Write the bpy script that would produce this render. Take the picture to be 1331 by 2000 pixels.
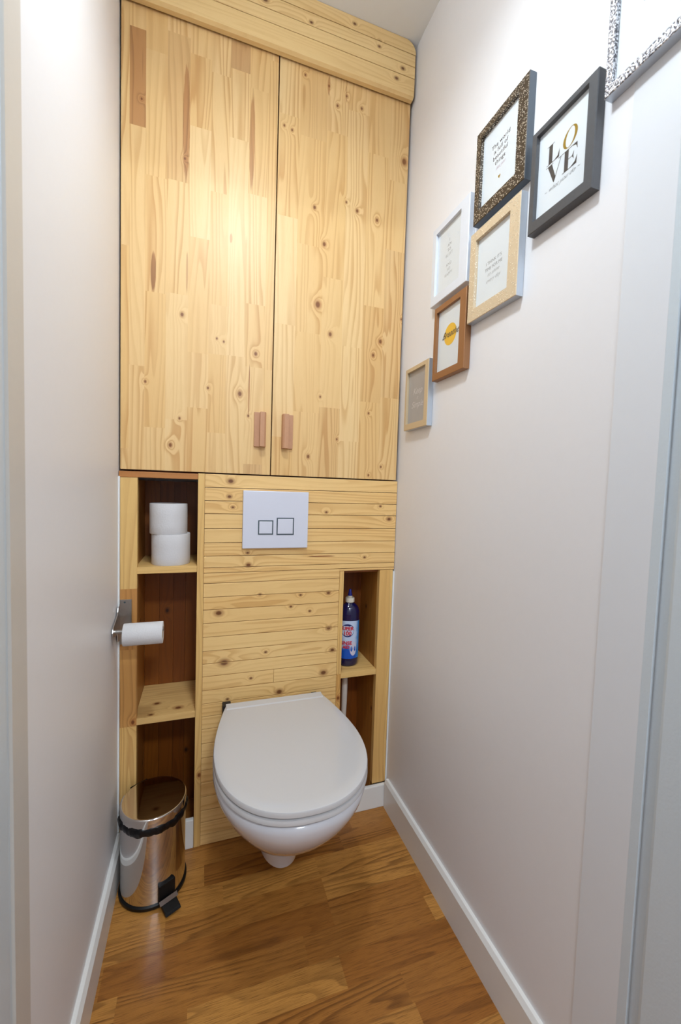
import bpy, bmesh, math, random
from mathutils import Vector, Matrix
random.seed(7)
for o in list(bpy.data.objects): bpy.data.objects.remove(o, do_unlink=True)
S = bpy.context.scene
COL = S.collection
W = 0.83          # room width
ZC = 2.465        # ceiling height
PI = math.pi

# ------------------------------------------------------------------ camera
yaw, pitch, roll = 0.3259494, -0.0546343, 0.0318701
fw = Vector((math.sin(yaw)*math.cos(pitch), math.cos(yaw)*math.cos(pitch), math.sin(pitch)))
r0 = Vector((math.cos(yaw), -math.sin(yaw), 0)); u0 = r0.cross(fw)
rr = r0*math.cos(roll)+u0*math.sin(roll); uu = -r0*math.sin(roll)+u0*math.cos(roll)
cd = bpy.data.cameras.new('camera'); cam = bpy.data.objects.new('camera', cd); COL.objects.link(cam)
M = Matrix((rr, uu, -fw)).transposed().to_4x4(); M.translation = Vector((0.21506, -1.23336, 1.08064))
cam.matrix_world = M
cd.sensor_fit = 'VERTICAL'; cd.sensor_height = 36; cd.sensor_width = 24
cd.lens = 799.14/2000*36; cd.clip_start = 0.02; cd.clip_end = 50
cd.dof.use_dof = True; cd.dof.focus_distance = 1.2; cd.dof.aperture_fstop = 5.0
S.camera = cam

# ------------------------------------------------------------------ world and exposure
wd = bpy.data.worlds.new('world'); S.world = wd; wd.use_nodes = True
wd.node_tree.nodes['Background'].inputs[0].default_value = (0.78, 0.88, 1.0, 1)
wd.node_tree.nodes['Background'].inputs[1].default_value = 0.3
S.view_settings.view_transform = 'Standard'; S.view_settings.look = 'None'
S.view_settings.exposure = 0.42; S.view_settings.gamma = 1.0; S.view_settings.use_curve_mapping = False
LAMP_POS = (0.33, -0.70, 2.20); LAMP_W = 4.9; HALL_FILL_W = 26.0; SHADE_FILL = 8.5

def area(name, loc, size, power, col, rot=(0,0,0), shape='DISK', sy=None):
    l = bpy.data.lights.new(name, 'AREA'); l.shape = shape; l.size = size
    if sy: l.size_y = sy
    l.energy = power; l.color = col
    o = bpy.data.objects.new(name, l); o.location = loc; o.rotation_euler = rot; COL.objects.link(o); return o
area('lamp_light', (LAMP_POS[0], LAMP_POS[1], LAMP_POS[2]-0.004), 0.14, LAMP_W, (0.82, 0.925, 1.0))
area('hall_fill_light', (0.5, -2.3, 2.38), 0.35, HALL_FILL_W, (0.80, 0.90, 1.0))  # added cool fill from the unseen corridor

# ------------------------------------------------------------------ material helpers
def srgb(r, g, b):
    def f(c):
        c /= 255.0
        return c/12.92 if c <= .04045 else ((c+.055)/1.055)**2.4
    return (f(r), f(g), f(b), 1.0)

class NT:
    def __init__(s, name):
        s.m = bpy.data.materials.new(name); s.m.use_nodes = True
        s.t = s.m.node_tree; s.n = s.t.nodes; s.l = s.t.links
        s.b = s.n['Principled BSDF']
    def lk(s, a, b): s.l.new(a, b)
    def setin(s, sock, v):
        if hasattr(v, 'is_output') or isinstance(v, bpy.types.NodeSocket): s.l.new(v, sock)
        else: sock.default_value = v
    def math(s, op, a, b=None, c=None, clamp=False):
        n = s.n.new('ShaderNodeMath'); n.operation = op; n.use_clamp = clamp
        for i, v in enumerate((a, b, c)):
            if v is not None: s.setin(n.inputs[i], v)
        return n.outputs[0]
    def vmath(s, op, a, b=None):
        n = s.n.new('ShaderNodeVectorMath'); n.operation = op
        s.setin(n.inputs[0], a)
        if b is not None: s.setin(n.inputs[1], b)
        return n.outputs['Value'] if op in ('DOT_PRODUCT', 'LENGTH', 'DISTANCE') else n.outputs[0]
    def noise(s, vec, scale, detail=2, rough=.5, dist=0):
        n = s.n.new('ShaderNodeTexNoise'); s.lk(vec, n.inputs['Vector'])
        n.inputs['Scale'].default_value = scale; n.inputs['Detail'].default_value = detail
        n.inputs['Roughness'].default_value = rough; n.inputs['Distortion'].default_value = dist
        return n.outputs[0]
    def mix(s, f, a, b, mode='MIX'):
        n = s.n.new('ShaderNodeMix'); n.data_type = 'RGBA'; n.blend_type = mode
        s.setin(n.inputs[0], f); s.setin(n.inputs[6], a); s.setin(n.inputs[7], b)
        return n.outputs[2]
    def ss(s, v, a, b, lo=0.0, hi=1.0):
        n = s.n.new('ShaderNodeMapRange'); n.interpolation_type = 'SMOOTHSTEP'
        s.setin(n.inputs[0], v); n.inputs[1].default_value = a; n.inputs[2].default_value = b
        n.inputs[3].default_value = lo; n.inputs[4].default_value = hi
        return n.outputs[0]
    def attr(s, name):
        n = s.n.new('ShaderNodeAttribute'); n.attribute_name = name; return n
    def bump(s, h, strength, dist=.001):
        n = s.n.new('ShaderNodeBump'); n.inputs['Strength'].default_value = strength
        n.inputs['Distance'].default_value = dist; s.lk(h, n.inputs['Height']); s.lk(n.outputs[0], s.b.inputs['Normal'])

def plain(name, col, rough=.5, metal=0.0, coat=0.0, var=0.03, nscale=40, bump=0.0, spec=.5):
    t = NT(name); tc = t.n.new('ShaderNodeTexCoord').outputs['Object']
    nz = t.noise(tc, nscale, 3)
    d = tuple(c*(1-var*2) for c in col[:3])+(1,)
    t.lk(t.mix(nz, d, col), t.b.inputs['Base Color'])
    t.b.inputs['Roughness'].default_value = rough; t.b.inputs['Metallic'].default_value = metal
    t.b.inputs['Coat Weight'].default_value = coat; t.b.inputs['Coat Roughness'].default_value = .05
    t.b.inputs['Specular IOR Level'].default_value = spec
    if bump: t.bump(nz, bump)
    return t.m

def wood(name, light, mid, dark, heart, rough=.38, ring_u=22.0, ring_v=1.3, rings=7.0, lin=55.0,
         knots=(), streaks=(), vor=0.0, contrast=.55, tone=.35, coat=.15, pores=0.0, heart_from_noise=0.0):
    """UV 'grain': u across the grain, v along it, in metres.  Face attributes tone, seed, heart."""
    t = NT(name)
    uv = t.n.new('ShaderNodeUVMap'); uv.uv_map = 'grain'; UV = uv.outputs[0]
    at = t.attr('tone').outputs['Fac']; sd = t.attr('seed').outputs['Fac']; ht = t.attr('heart').outputs['Fac']
    sp = t.n.new('ShaderNodeSeparateXYZ'); t.lk(UV, sp.inputs[0]); U, V = sp.outputs[0], sp.outputs[1]
    cb = t.n.new('ShaderNodeCombineXYZ')
    t.lk(t.math('MULTIPLY', U, ring_u), cb.inputs[0]); t.lk(t.math('MULTIPLY', V, ring_v), cb.inputs[1])
    t.lk(t.math('MULTIPLY', sd, 37.0), cb.inputs[2])
    n1 = t.noise(cb.outputs[0], 1.0, 1.5, .45)
    g = t.math('MULTIPLY', n1, rings)
    g = t.math('ADD', g, t.math('MULTIPLY', U, lin))
    g = t.math('ADD', g, t.math('MULTIPLY', sd, 5.3))
    core = None; halo = None
    for (kx, kz, kr) in knots:
        d = t.vmath('SUBTRACT', UV, (kx, kz, 0)); d = t.vmath('MULTIPLY', d, (1/kr, 1/(kr*1.35), 0))
        d2 = t.vmath('DOT_PRODUCT', d, d)
        w = t.math('DIVIDE', 1.0, t.math('MULTIPLY_ADD', d2, .12, 1.0)); w = t.math('MULTIPLY', w, w)
        core = w if core is None else t.math('MAXIMUM', core, w)
        halo = w if halo is None else t.math('ADD', halo, w)
    if vor:
        cv = t.n.new('ShaderNodeCombineXYZ'); t.lk(U, cv.inputs[0]); t.lk(t.math('MULTIPLY', V, .7), cv.inputs[1]); t.lk(t.math('MULTIPLY', sd, 3.0), cv.inputs[2])
        vn = t.n.new('ShaderNodeTexVoronoi'); vn.voronoi_dimensions = '2D'; vn.inputs['Scale'].default_value = vor
        t.lk(cv.outputs[0], vn.inputs['Vector'])
        d = t.math('MULTIPLY', vn.outputs['Distance'], 90.0/vor); d2 = t.math('MULTIPLY', d, d)
        w = t.math('DIVIDE', 1.0, t.math('MULTIPLY_ADD', d2, .5, 1.0)); w = t.math('MULTIPLY', w, w)
        core = w if core is None else t.math('MAXIMUM', core, w)
        halo = w if halo is None else t.math('ADD', halo, w)
    if halo is not None: g = t.math('ADD', g, t.math('MULTIPLY', halo, 2.6))
    fr = t.math('FRACT', g)
    # soft early wood rising to a sharper late-wood line
    line = t.math('MULTIPLY', t.ss(fr, .35, .88), t.ss(fr, .90, 1.0, 1.0, 0.0))
    # line contrast varies slowly over the board
    cb2 = t.n.new('ShaderNodeCombineXYZ'); t.lk(t.math('MULTIPLY', U, 9.0), cb2.inputs[0]); t.lk(t.math('MULTIPLY', V, 1.1), cb2.inputs[1]); t.lk(t.math('MULTIPLY', sd, 91.0), cb2.inputs[2])
    n2 = t.noise(cb2.outputs[0], 1.0, 2, .5)
    line = t.math('MULTIPLY', line, t.ss(n2, .35, .62, .25, 1.0))
    cb3 = t.n.new('ShaderNodeCombineXYZ'); t.lk(t.math('MULTIPLY', U, 900.0), cb3.inputs[0]); t.lk(t.math('MULTIPLY', V, 22.0), cb3.inputs[1])
    n3 = t.noise(cb3.outputs[0], 1.0, 3, .6)
    base = t.mix(t.math('MULTIPLY', at, tone, clamp=True), light, mid)
    base = t.mix(t.ss(n2, .4, .8, 0, .35), base, mid)
    c = t.mix(t.math('MULTIPLY', line, contrast, clamp=True), base, dark)
    c = t.mix(t.math('MULTIPLY', t.ss(n3, .45, .75), .16 + pores), c, dark)
    hm = ht
    for (x0, z0, x1, z1, k) in streaks:
        cx, cz, hx, hz = (x0+x1)/2, (z0+z1)/2, abs(x1-x0)/2, abs(z1-z0)/2
        d = t.vmath('SUBTRACT', UV, (cx, cz, 0)); d = t.vmath('MULTIPLY', d, (1/hx, 1/hz, 0))
        d2 = t.vmath('DOT_PRODUCT', d, d)
        d2 = t.math('ADD', d2, t.math('MULTIPLY', t.math('SUBTRACT', n3, .5), 1.3))
        hm = t.math('MAXIMUM', hm, t.ss(d2, .75, 1.15, k, 0.0))
    c = t.mix(hm, c, t.mix(line, heart, tuple(x*.62 for x in heart[:3])+(1,)))
    if core is not None:
        c = t.mix(t.ss(core, .45, .85, 0, .55), c, heart)
        c = t.mix(t.ss(core, .80, .96, 0, .9), c, (heart[0]*.42, heart[1]*.33, heart[2]*.28, 1))
    t.lk(c, t.b.inputs['Base Color'])
    t.b.inputs['Roughness'].default_value = rough
    t.b.inputs['Coat Weight'].default_value = coat; t.b.inputs['Coat Roughness'].default_value = .28; t.b.inputs['Specular IOR Level'].default_value = .4
    t.bump(t.math('ADD', t.math('MULTIPLY', line, -.3), t.math('MULTIPLY', n3, .35)), .25, .0006)
    return t.m

# ------------------------------------------------------------------ mesh helpers
def new_bm():
    bm = bmesh.new()
    bm.loops.layers.uv.new('grain')
    for n in ('tone', 'seed', 'heart'): bm.faces.layers.float.new(n)
    return bm
def fattr(bm, f, tone, seed, heart=0.0):
    for n, v in (('tone', tone), ('seed', seed), ('heart', heart)): f[bm.faces.layers.float[n]] = v
def box(bm, p0, p1, grain='z', tone=None, seed=None, heart=0.0, bev=0.0):
    """grain axis: x, y or z"""
    x0, y0, z0 = p0; x1, y1, z1 = p1
    vs = [bm.verts.new(v) for v in ((x0,y0,z0),(x1,y0,z0),(x1,y1,z0),(x0,y1,z0),(x0,y0,z1),(x1,y0,z1),(x1,y1,z1),(x0,y1,z1))]
    fs = [bm.faces.new([vs[i] for i in q]) for q in ((0,3,2,1),(4,5,6,7),(0,1,5,4),(1,2,6,5),(2,3,7,6),(3,0,4,7))]
    if bev:
        es = set(e for f in fs for e in f.edges)
        r = bmesh.ops.bevel(bm, geom=list(es), offset=bev, segments=2, affect='EDGES', profile=.6)
        fs = [f for f in set(list(r['faces'])+fs) if f.is_valid]
        # collect everything connected
        seen = set(fs); st = list(fs)
        while st:
            f = st.pop()
            for e in f.edges:
                for g in e.link_faces:
                    if g not in seen: seen.add(g); st.append(g)
        fs = list(seen)
    tone = random.random() if tone is None else tone; seed = random.random() if seed is None else seed
    uvl = bm.loops.layers.uv['grain']
    for f in fs:
        f.normal_update()
        fattr(bm, f, tone, seed, heart)
        n = f.normal; ax = max(range(3), key=lambda i: abs(n[i]))
        for l in f.loops:
            c = l.vert.co
            if grain == 'z':   u = c.x if ax != 0 else c.y; v = c.z
            elif grain == 'x': u = c.z if ax != 2 else c.y; v = c.x
            else:              u = c.x if ax != 0 else c.z; v = c.y
            if grain == 'z' and ax == 2: u, v = c.x, c.y*.2
            if grain == 'x' and ax == 0: u, v = c.z, c.y*.2
            if grain == 'y' and ax == 1: u, v = c.x, c.z*.2
            l[uvl].uv = (u, v)
    return fs
def prism(bm, pts, y0, y1, axis='y', grain='z', tone=.5, seed=None, heart=0):
    """extrude a polygon; axis y: pts are (x,z); axis z: pts are (x,y); axis x: pts are (y,z)"""
    def mk(p, q):
        return {'y': (p[0], q, p[1]), 'z': (p[0], p[1], q), 'x': (q, p[0], p[1])}[axis]
    a = [bm.verts.new(mk(p, y0)) for p in pts]; b = [bm.verts.new(mk(p, y1)) for p in pts]
    n = len(pts); fs = [bm.faces.new(a), bm.faces.new(list(reversed(b)))]
    for i in range(n): fs.append(bm.faces.new((a[i], b[i], b[(i+1) % n], a[(i+1) % n])))
    seed = random.random() if seed is None else seed
    uvl = bm.loops.layers.uv['grain']
    for f in fs:
        fattr(bm, f, tone, seed, heart)
        for l in f.loops:
            c = l.vert.co
            l[uvl].uv = (c.x+c.y*.6, c.z) if grain == 'z' else (c.z+c.y*.6, c.x)
    return fs
def lathe(bm, prof, c=(0,0,0), n=48, axis='z', sx=1.0, sy=1.0, a0=0.0, a1=2*PI, cap=True):
    full = abs(a1-a0-2*PI) < 1e-6
    rings = []
    for (r, h) in prof:
        ring = []
        for i in range(n if full else n+1):
            a = a0+(a1-a0)*i/n
            p = (r*math.cos(a)*sx, r*math.sin(a)*sy, h)
            if axis == 'x': p = (h, r*math.cos(a), r*math.sin(a))
            if axis == 'y': p = (r*math.cos(a), h, r*math.sin(a))
            ring.append(bm.verts.new((p[0]+c[0], p[1]+c[1], p[2]+c[2])))
        rings.append(ring)
    for k in range(len(rings)-1):
        A, B = rings[k], rings[k+1]; m = len(A)
        for i in range(m if full else m-1):
            bm.faces.new((A[i], A[(i+1) % m], B[(i+1) % m], B[i]))
    if cap and full:
        if prof[0][0] > 1e-5: bm.faces.new(list(reversed(rings[0])))
        if prof[-1][0] > 1e-5: bm.faces.new(rings[-1])
    return rings
def loft(bm, rings, cap0=True, cap1=True):
    R = [[bm.verts.new(p) for p in ring] for ring in rings]; n = len(R[0])
    for k in range(len(R)-1):
        for i in range(n): bm.faces.new((R[k][i], R[k][(i+1) % n], R[k+1][(i+1) % n], R[k+1][i]))
    if cap0: bm.faces.new(list(reversed(R[0])))
    if cap1: bm.faces.new(R[-1])
def tube(bm, pts, r, n=12):
    pts = [Vector(p) for p in pts]; rings = []
    up = Vector((0, 0, 1))
    for i, p in enumerate(pts):
        d = (pts[min(i+1, len(pts)-1)]-pts[max(i-1, 0)]).normalized()
        a = d.cross(up)
        if a.length < .05: a = d.cross(Vector((1, 0, 0)))
        a.normalize(); b = d.cross(a)
        rad = r[i] if isinstance(r, (list, tuple)) else r
        rings.append([p+a*rad*math.cos(t*2*PI/n)+b*rad*math.sin(t*2*PI/n) for t in range(n)])
    loft(bm, rings)
def obj(name, bm, mats, parent=None, smooth=None, bevel=0.0, kind=None):
    bmesh.ops.recalc_face_normals(bm, faces=bm.faces)
    me = bpy.data.meshes.new(name); bm.to_mesh(me); bm.free()
    if not isinstance(mats, (list, tuple)): mats = [mats]
    for m in mats: me.materials.append(m)
    o = bpy.data.objects.new(name, me); COL.objects.link(o)
    if parent:
        o.parent = parent; pm = parent
        loc = Vector((0, 0, 0))
        while pm: loc += Vector(pm.location); pm = pm.parent
        # meshes are authored in world coordinates: bring them into the parent's frame
        me.transform(Matrix.Translation(-loc))
    if smooth:
        me.polygons.foreach_set('use_smooth', [True]*len(me.polygons))
        try: me.set_sharp_from_angle(angle=math.radians(smooth))
        except Exception: pass
    if bevel:
        b = o.modifiers.new('bevel', 'BEVEL'); b.width = bevel; b.segments = 2; b.limit_method = 'ANGLE'
    if kind: o['kind'] = kind
    return o
def thing(name, label, cat, loc, group=None):
    o = bpy.data.objects.new(name, None); COL.objects.link(o); o.location = loc
    o.empty_display_size = .05; tag(o, label, cat, group); return o
def tag(o, label, cat=None, group=None):
    o['label'] = label
    if cat: o['category'] = cat
    if group: o['group'] = group
    return o
def sbox(name, p0, p1, mat, bev=0.0, parent=None):
    bm = new_bm(); box(bm, p0, p1, bev=bev); o = obj(name, bm, mat, parent)
    if parent is None: o['kind'] = 'structure'
    return o

# ------------------------------------------------------------------ materials
WALL = plain('wall_paint', srgb(233, 231, 232), .42, var=.01, nscale=60, bump=.06)
CEIL = plain('ceiling_paint', srgb(232, 230, 226), .7, var=.01, nscale=30, bump=.05)
TRIM = plain('white_gloss_paint', srgb(232, 230, 226), .28, var=.01, nscale=30)
JAMB = plain('warm_grey_jamb_paint', srgb(206, 200, 192), .35, var=.02, nscale=60)  # jamb colour, darker and warmer than the wall
STRIPW = plain('cool_white_strip', srgb(224, 226, 230), .35, var=.01)
LINING = plain('door_lining_paint', srgb(205, 214, 220), .3, var=.02, nscale=220, bump=.25)
CAULK = plain('white_caulk', srgb(238, 240, 240), .4)
DARKGAP = plain('dark_gap', srgb(40, 28, 18), .8)

PL, PM, PD, PH = srgb(232, 198, 142), srgb(220, 174, 106), srgb(196, 142, 80), srgb(176, 118, 66)
kn = lambda L, rs: [(x, z, rs.get(i, .0032)) for i, (x, z) in enumerate(L)]
KL = [(0.052,2.075),(0.158,1.956),(0.356,1.467),(0.313,1.348),(0.155,1.546),(0.225,1.355),(0.247,1.495),(0.266,1.489),(0.128,1.189),(0.151,1.264),(0.064,1.355),(0.338,1.287)]
KR = [(0.482,2.278),(0.554,2.271),(0.582,2.224),(0.659,2.24),(0.61,2.26),(0.424,2.121),(0.447,2.115),(0.808,2.126),(0.52,1.917),(0.619,1.956),(0.655,1.939),(0.722,1.927),(0.553,1.818),(0.538,1.638),(0.58,1.556),(0.748,1.558),(0.725,1.512),(0.521,1.179),(0.554,1.364),(0.612,1.238),(0.716,1.328),(0.766,1.159),(0.723,1.13),(0.819,1.639)]
SL = [(0.152,2.199,0.170,1.899,.85),(0.327,2.179,0.342,1.923,.75),(0.076,1.698,0.089,1.595,.9),(0.337,1.43,0.341,1.28,.9),(0.164,1.717,0.169,1.604,.6),(0.278,1.789,0.285,1.763,.6)]
DOOR_L = wood('pine_door_left', PL, PM, PD, PH, knots=kn(KL, {2:.005,3:.0065,4:.005,8:.005,6:.0028,7:.0028}), streaks=SL, rough=.40, tone=.6, contrast=.68, coat=0)
DOOR_R = wood('pine_door_right', PL, PM, PD, PH, knots=kn(KR, {2:.004,3:.004,7:.009,8:.005,10:.005,11:.005,12:.006,13:.009,14:.006,15:.006,16:.005,17:.005}),
              streaks=[(.550,2.30,.558,2.245,.75),(.606,2.29,.611,2.24,.5)], rough=.39, tone=.55, contrast=.66, coat=0)
KP = [(0.292,1.095),(0.289,1.05),(0.299,1.019),(0.585,1.008),(0.803,0.988),(0.344,0.884),(0.347,0.847),(0.383,0.756),(0.509,0.748),(0.6,0.75),(0.479,0.713),(0.54,0.695),(0.264,0.707),(0.604,0.635),(0.404,0.576),(0.282,0.556),(0.619,0.562),(0.591,0.49),(0.361,0.499),(0.449,0.445),(0.293,0.443),(0.72,0.862),(.77,1.03)]
KPf = [(z, x, {0:.007,1:.005,4:.006,6:.006,9:.005,12:.008,13:.006,15:.010,16:.006,17:.008,19:.008}.get(i, .0035)) for i, (x, z) in enumerate(KP)]
BOARD = wood('pine_boards', srgb(240, 202, 137), srgb(229, 180, 108), srgb(198, 142, 74), srgb(150, 92, 48), ring_u=20, knots=KPf,
             streaks=[(.871,.53,.866,.62,.9)], rough=.42, coat=.12, contrast=.5)
PINE = wood('pine_posts', srgb(232, 194, 124), srgb(216, 162, 88), srgb(186, 130, 70), srgb(170, 100, 48), vor=4.0, rough=.42, coat=.1, contrast=.6, tone=.8)
SHELFW = wood('pine_shelf_knots', srgb(228, 190, 124), srgb(208, 158, 90), srgb(180, 124, 66), srgb(150, 88, 40), knots=[(.075,.092,.007),(.034,.154,.008),(.014,.082,.005)], rough=.42, coat=.1, contrast=.6, tone=.8)
CORN = wood('pine_cornice', srgb(236, 203, 144), srgb(222, 180, 112), srgb(196, 145, 84), srgb(150, 96, 52), rough=.45, coat=.08,
            knots=[(2.41,.36,.006),(2.40,.49,.004),(2.43,.62,.004),(2.375,.78,.005),(2.41,.70,.004),(2.40,.30,.004),(2.43,.22,.005),(2.34,.76,.005)], contrast=.4)
NICHE = wood('brown_pine', srgb(186, 128, 58), srgb(164, 104, 38), srgb(140, 86, 30), srgb(110, 56, 22), vor=5.0, rough=.45, coat=.08, contrast=.5, tone=.9)  # brown pine for the niche sides
NICHED = wood('dark_brown_pine', srgb(142, 80, 20), srgb(120, 62, 14), srgb(82, 36, 7), srgb(54, 20, 5), vor=5.0, rough=.45, coat=.08, contrast=.5, tone=.9)  # deeper brown pine for niche backs and cupboard carcass
OAK = wood('oak_floor', srgb(198, 140, 68), srgb(154, 96, 38), srgb(86, 46, 12), srgb(120, 76, 38), ring_u=15, ring_v=1.5, rings=11, lin=26,
           rough=.36, coat=.15, contrast=.62, tone=1.0, pores=.6)
CERAM = plain('white_ceramic', srgb(210, 210, 215), .12, coat=.6, var=.0)
LIDM = plain('white_lid_plastic', srgb(198, 196, 196), .16, coat=.25, var=.0)
RUB = plain('black_rubber', srgb(22, 22, 24), .6)
CHROME = plain('polished_steel', srgb(215, 212, 210), .06, metal=1.0, var=.01)
STEEL = plain('brushed_steel', srgb(170, 168, 165), .28, metal=1.0, var=.08, nscale=300)
BAG = plain('black_bag_plastic', srgb(6, 7, 12), .35, spec=.35, bump=.6, nscale=160)
BLACK = plain('black_plastic', srgb(9, 9, 10), .45, spec=.3)
PAPER = plain('tissue_paper', srgb(212, 210, 211), .9, var=.02, nscale=240, bump=.5)
CARD = plain('cardboard_core', srgb(176, 150, 120), .9)
PLATE = plain('white_plate_plastic', srgb(214, 216, 228), .3, var=.0)
GREYL = plain('grey_button_outline', srgb(92, 106, 116), .3, metal=.6)
HANDLE = plain('pinkish_beech', srgb(198, 146, 108), .5, var=.08, nscale=90)
BLUE = plain('dark_blue_bottle', srgb(3, 9, 66), .15, coat=.5)
CAPW = plain('cream_cap', srgb(222, 214, 196), .4)
NOZ = plain('blue_nozzle', srgb(20, 36, 140), .35)
WHITEP = plain('white_plastic', srgb(226, 218, 208), .4)

def glow(name, col, e):
    t = NT(name); t.b.inputs['Base Color'].default_value = (.9, .9, .9, 1)
    t.b.inputs['Emission Color'].default_value = (*col, 1); t.b.inputs['Emission Strength'].default_value = e; return t.m
SHADE = glow('lamp_shade_fill_glow', (.82, .925, 1.0), SHADE_FILL)  # shade glow added as upward fill for ceiling, cornice and door tops
# ------------------------------------------------------------------ room
T = .1
YH = -2.9
sbox('wall_left', (-T, -.61, -.05), (0, .32, ZC+.05), WALL)
sbox('wall_right', (W, -.821, -.05), (W+T, .32, ZC+.05), WALL)
sbox('wall_back', (0, .26, -.05), (W, .32, ZC+.05), WALL)
sbox('ceiling', (-1.2, YH, ZC), (2.2, .32, ZC+.06), CEIL)
# front wall over the doorway (behind the lamp) and the corridor
sbox('wall_front', (-.0, -.90, 2.10), (W, -.80, ZC), WALL)
sbox('wall_corridor_left', (-1.2, YH, 0), (-1.12, -.62, ZC), WALL)
sbox('wall_corridor_right', (2.1, YH, 0), (2.2, -.83, ZC), WALL)
sbox('wall_front_left', (-1.12, -.90, 0), (-.1, -.80, ZC), WALL)
sbox('wall_front_right', (W+T, -.90, 0), (2.1, -.82, ZC), WALL)
sbox('wall_corridor_back', (-1.12, YH, 0), (2.1, YH+.08, ZC), WALL)
# floor of oak strips running along x
bm = new_bm(); y = -2.82; row = 0; uvl = bm.loops.layers.uv['grain']
SW = .0655
while y < .27:
    x = -1.15-random.random()*.4
    while x < 2.15:
        L = random.choice((.26, .33, .4, .46, .52))
        a, b = max(x, -1.15), min(x+L, 2.12)
        if b > a:
            f = bm.faces.new([bm.verts.new(p) for p in ((a, y, 0), (b, y, 0), (b, min(y+SW, .27), 0), (a, min(y+SW, .27), 0))])
            fattr(bm, f, random.random(), random.random(), 0)
            for l in f.loops: l[uvl].uv = (l.vert.co.y, l.vert.co.x)
        x += L
    y += SW; row += 1
for f in box(bm, (-1.15, -2.82, -.05), (2.12, .27, -.002)): pass
obj('floor', bm, OAK, kind='structure')
# baseboards
def baseboard(name, pts_y, x0, x1, inner):
    bm = new_bm()
    d = 1 if inner > 0 else -1
    p = [(x0, 0), (x1, 0), (x1, .088), (x1-d*.006, .098), (x0, .098)]
    prism(bm, p, pts_y[0], pts_y[1], axis='y'); return obj(name, bm, TRIM, kind='structure')
baseboard('baseboard_left', (-.61, -.003), 0, .014, 1)
baseboard('baseboard_right', (-.821, -.016), W, W-.014, -1)
sbox('baseboard_back', (.6506, -.014, 0), (W-.0005, -.001, .078), TRIM, bev=.003)
sbox('baseboard_niche', (.0465, -.002, 0), (.2015, .012, .088), TRIM, bev=.003)
# door surround, left and right, near the lens
sbox('trim_1', (-.06, -.655, 0), (.0005, -.610, 2.1), JAMB)
sbox('trim_2', (-.06, -.668, 0), (-.0035, -.655, 2.1), LINING)
sbox('trim_3', (-.06, -.90, 0), (.001, -.668, 2.1), LINING, bev=.004)
sbox('trim_4', (W-.0010, -.8208, .1), (W+.01, -.748, 2.1), STRIPW)  # thin strip, slightly darker and cooler white than the wall
sbox('trim_5', (W-.0010, -.834, 0), (W+.07, -.8209, 2.1), LINING)
sbox('trim_6', (W+.005, -.85, 0), (W+.07, -.834, 2.1), LINING)
sbox('trim_7', (W-.002, -.98, 0), (W+.07, -.85, 2.1), LINING, bev=.005)
# caulk lines where wood meets the walls
sbox('trim_8', (0, -.004, .1), (.004, .004, 1.098), CAULK)
sbox('trim_9', (W-.0045, -.001, .078), (W, .008, .812), CAULK)

# ------------------------------------------------------------------ ceiling lamp and added corridor lamp
lt = thing('ceiling_lamp', 'white round ceiling lamp hanging over the toilet room', 'lamp', (LAMP_POS[0], LAMP_POS[1], ZC))
bm = new_bm(); lathe(bm, [(.045, ZC-.0), (.045, ZC-.02), (.006, ZC-.025), (.006, LAMP_POS[2]+.07), (.05, LAMP_POS[2]+.06), (.085, LAMP_POS[2]+.03), (.088, LAMP_POS[2]-.0)], c=(LAMP_POS[0], LAMP_POS[1], 0))
obj('lamp_shade', bm, SHADE, lt, smooth=35)
hl = thing('ceiling_lamp', 'unseen white disc ceiling lamp added in the corridor as fill light', 'lamp', (.5, -2.3, ZC))
bm = new_bm(); lathe(bm, [(.19, ZC), (.19, 2.40), (.18, 2.39)], c=(.5, -2.3, 0)); obj('fill_lamp_body', bm, TRIM, hl, smooth=35)  # body for the added corridor fill

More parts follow.
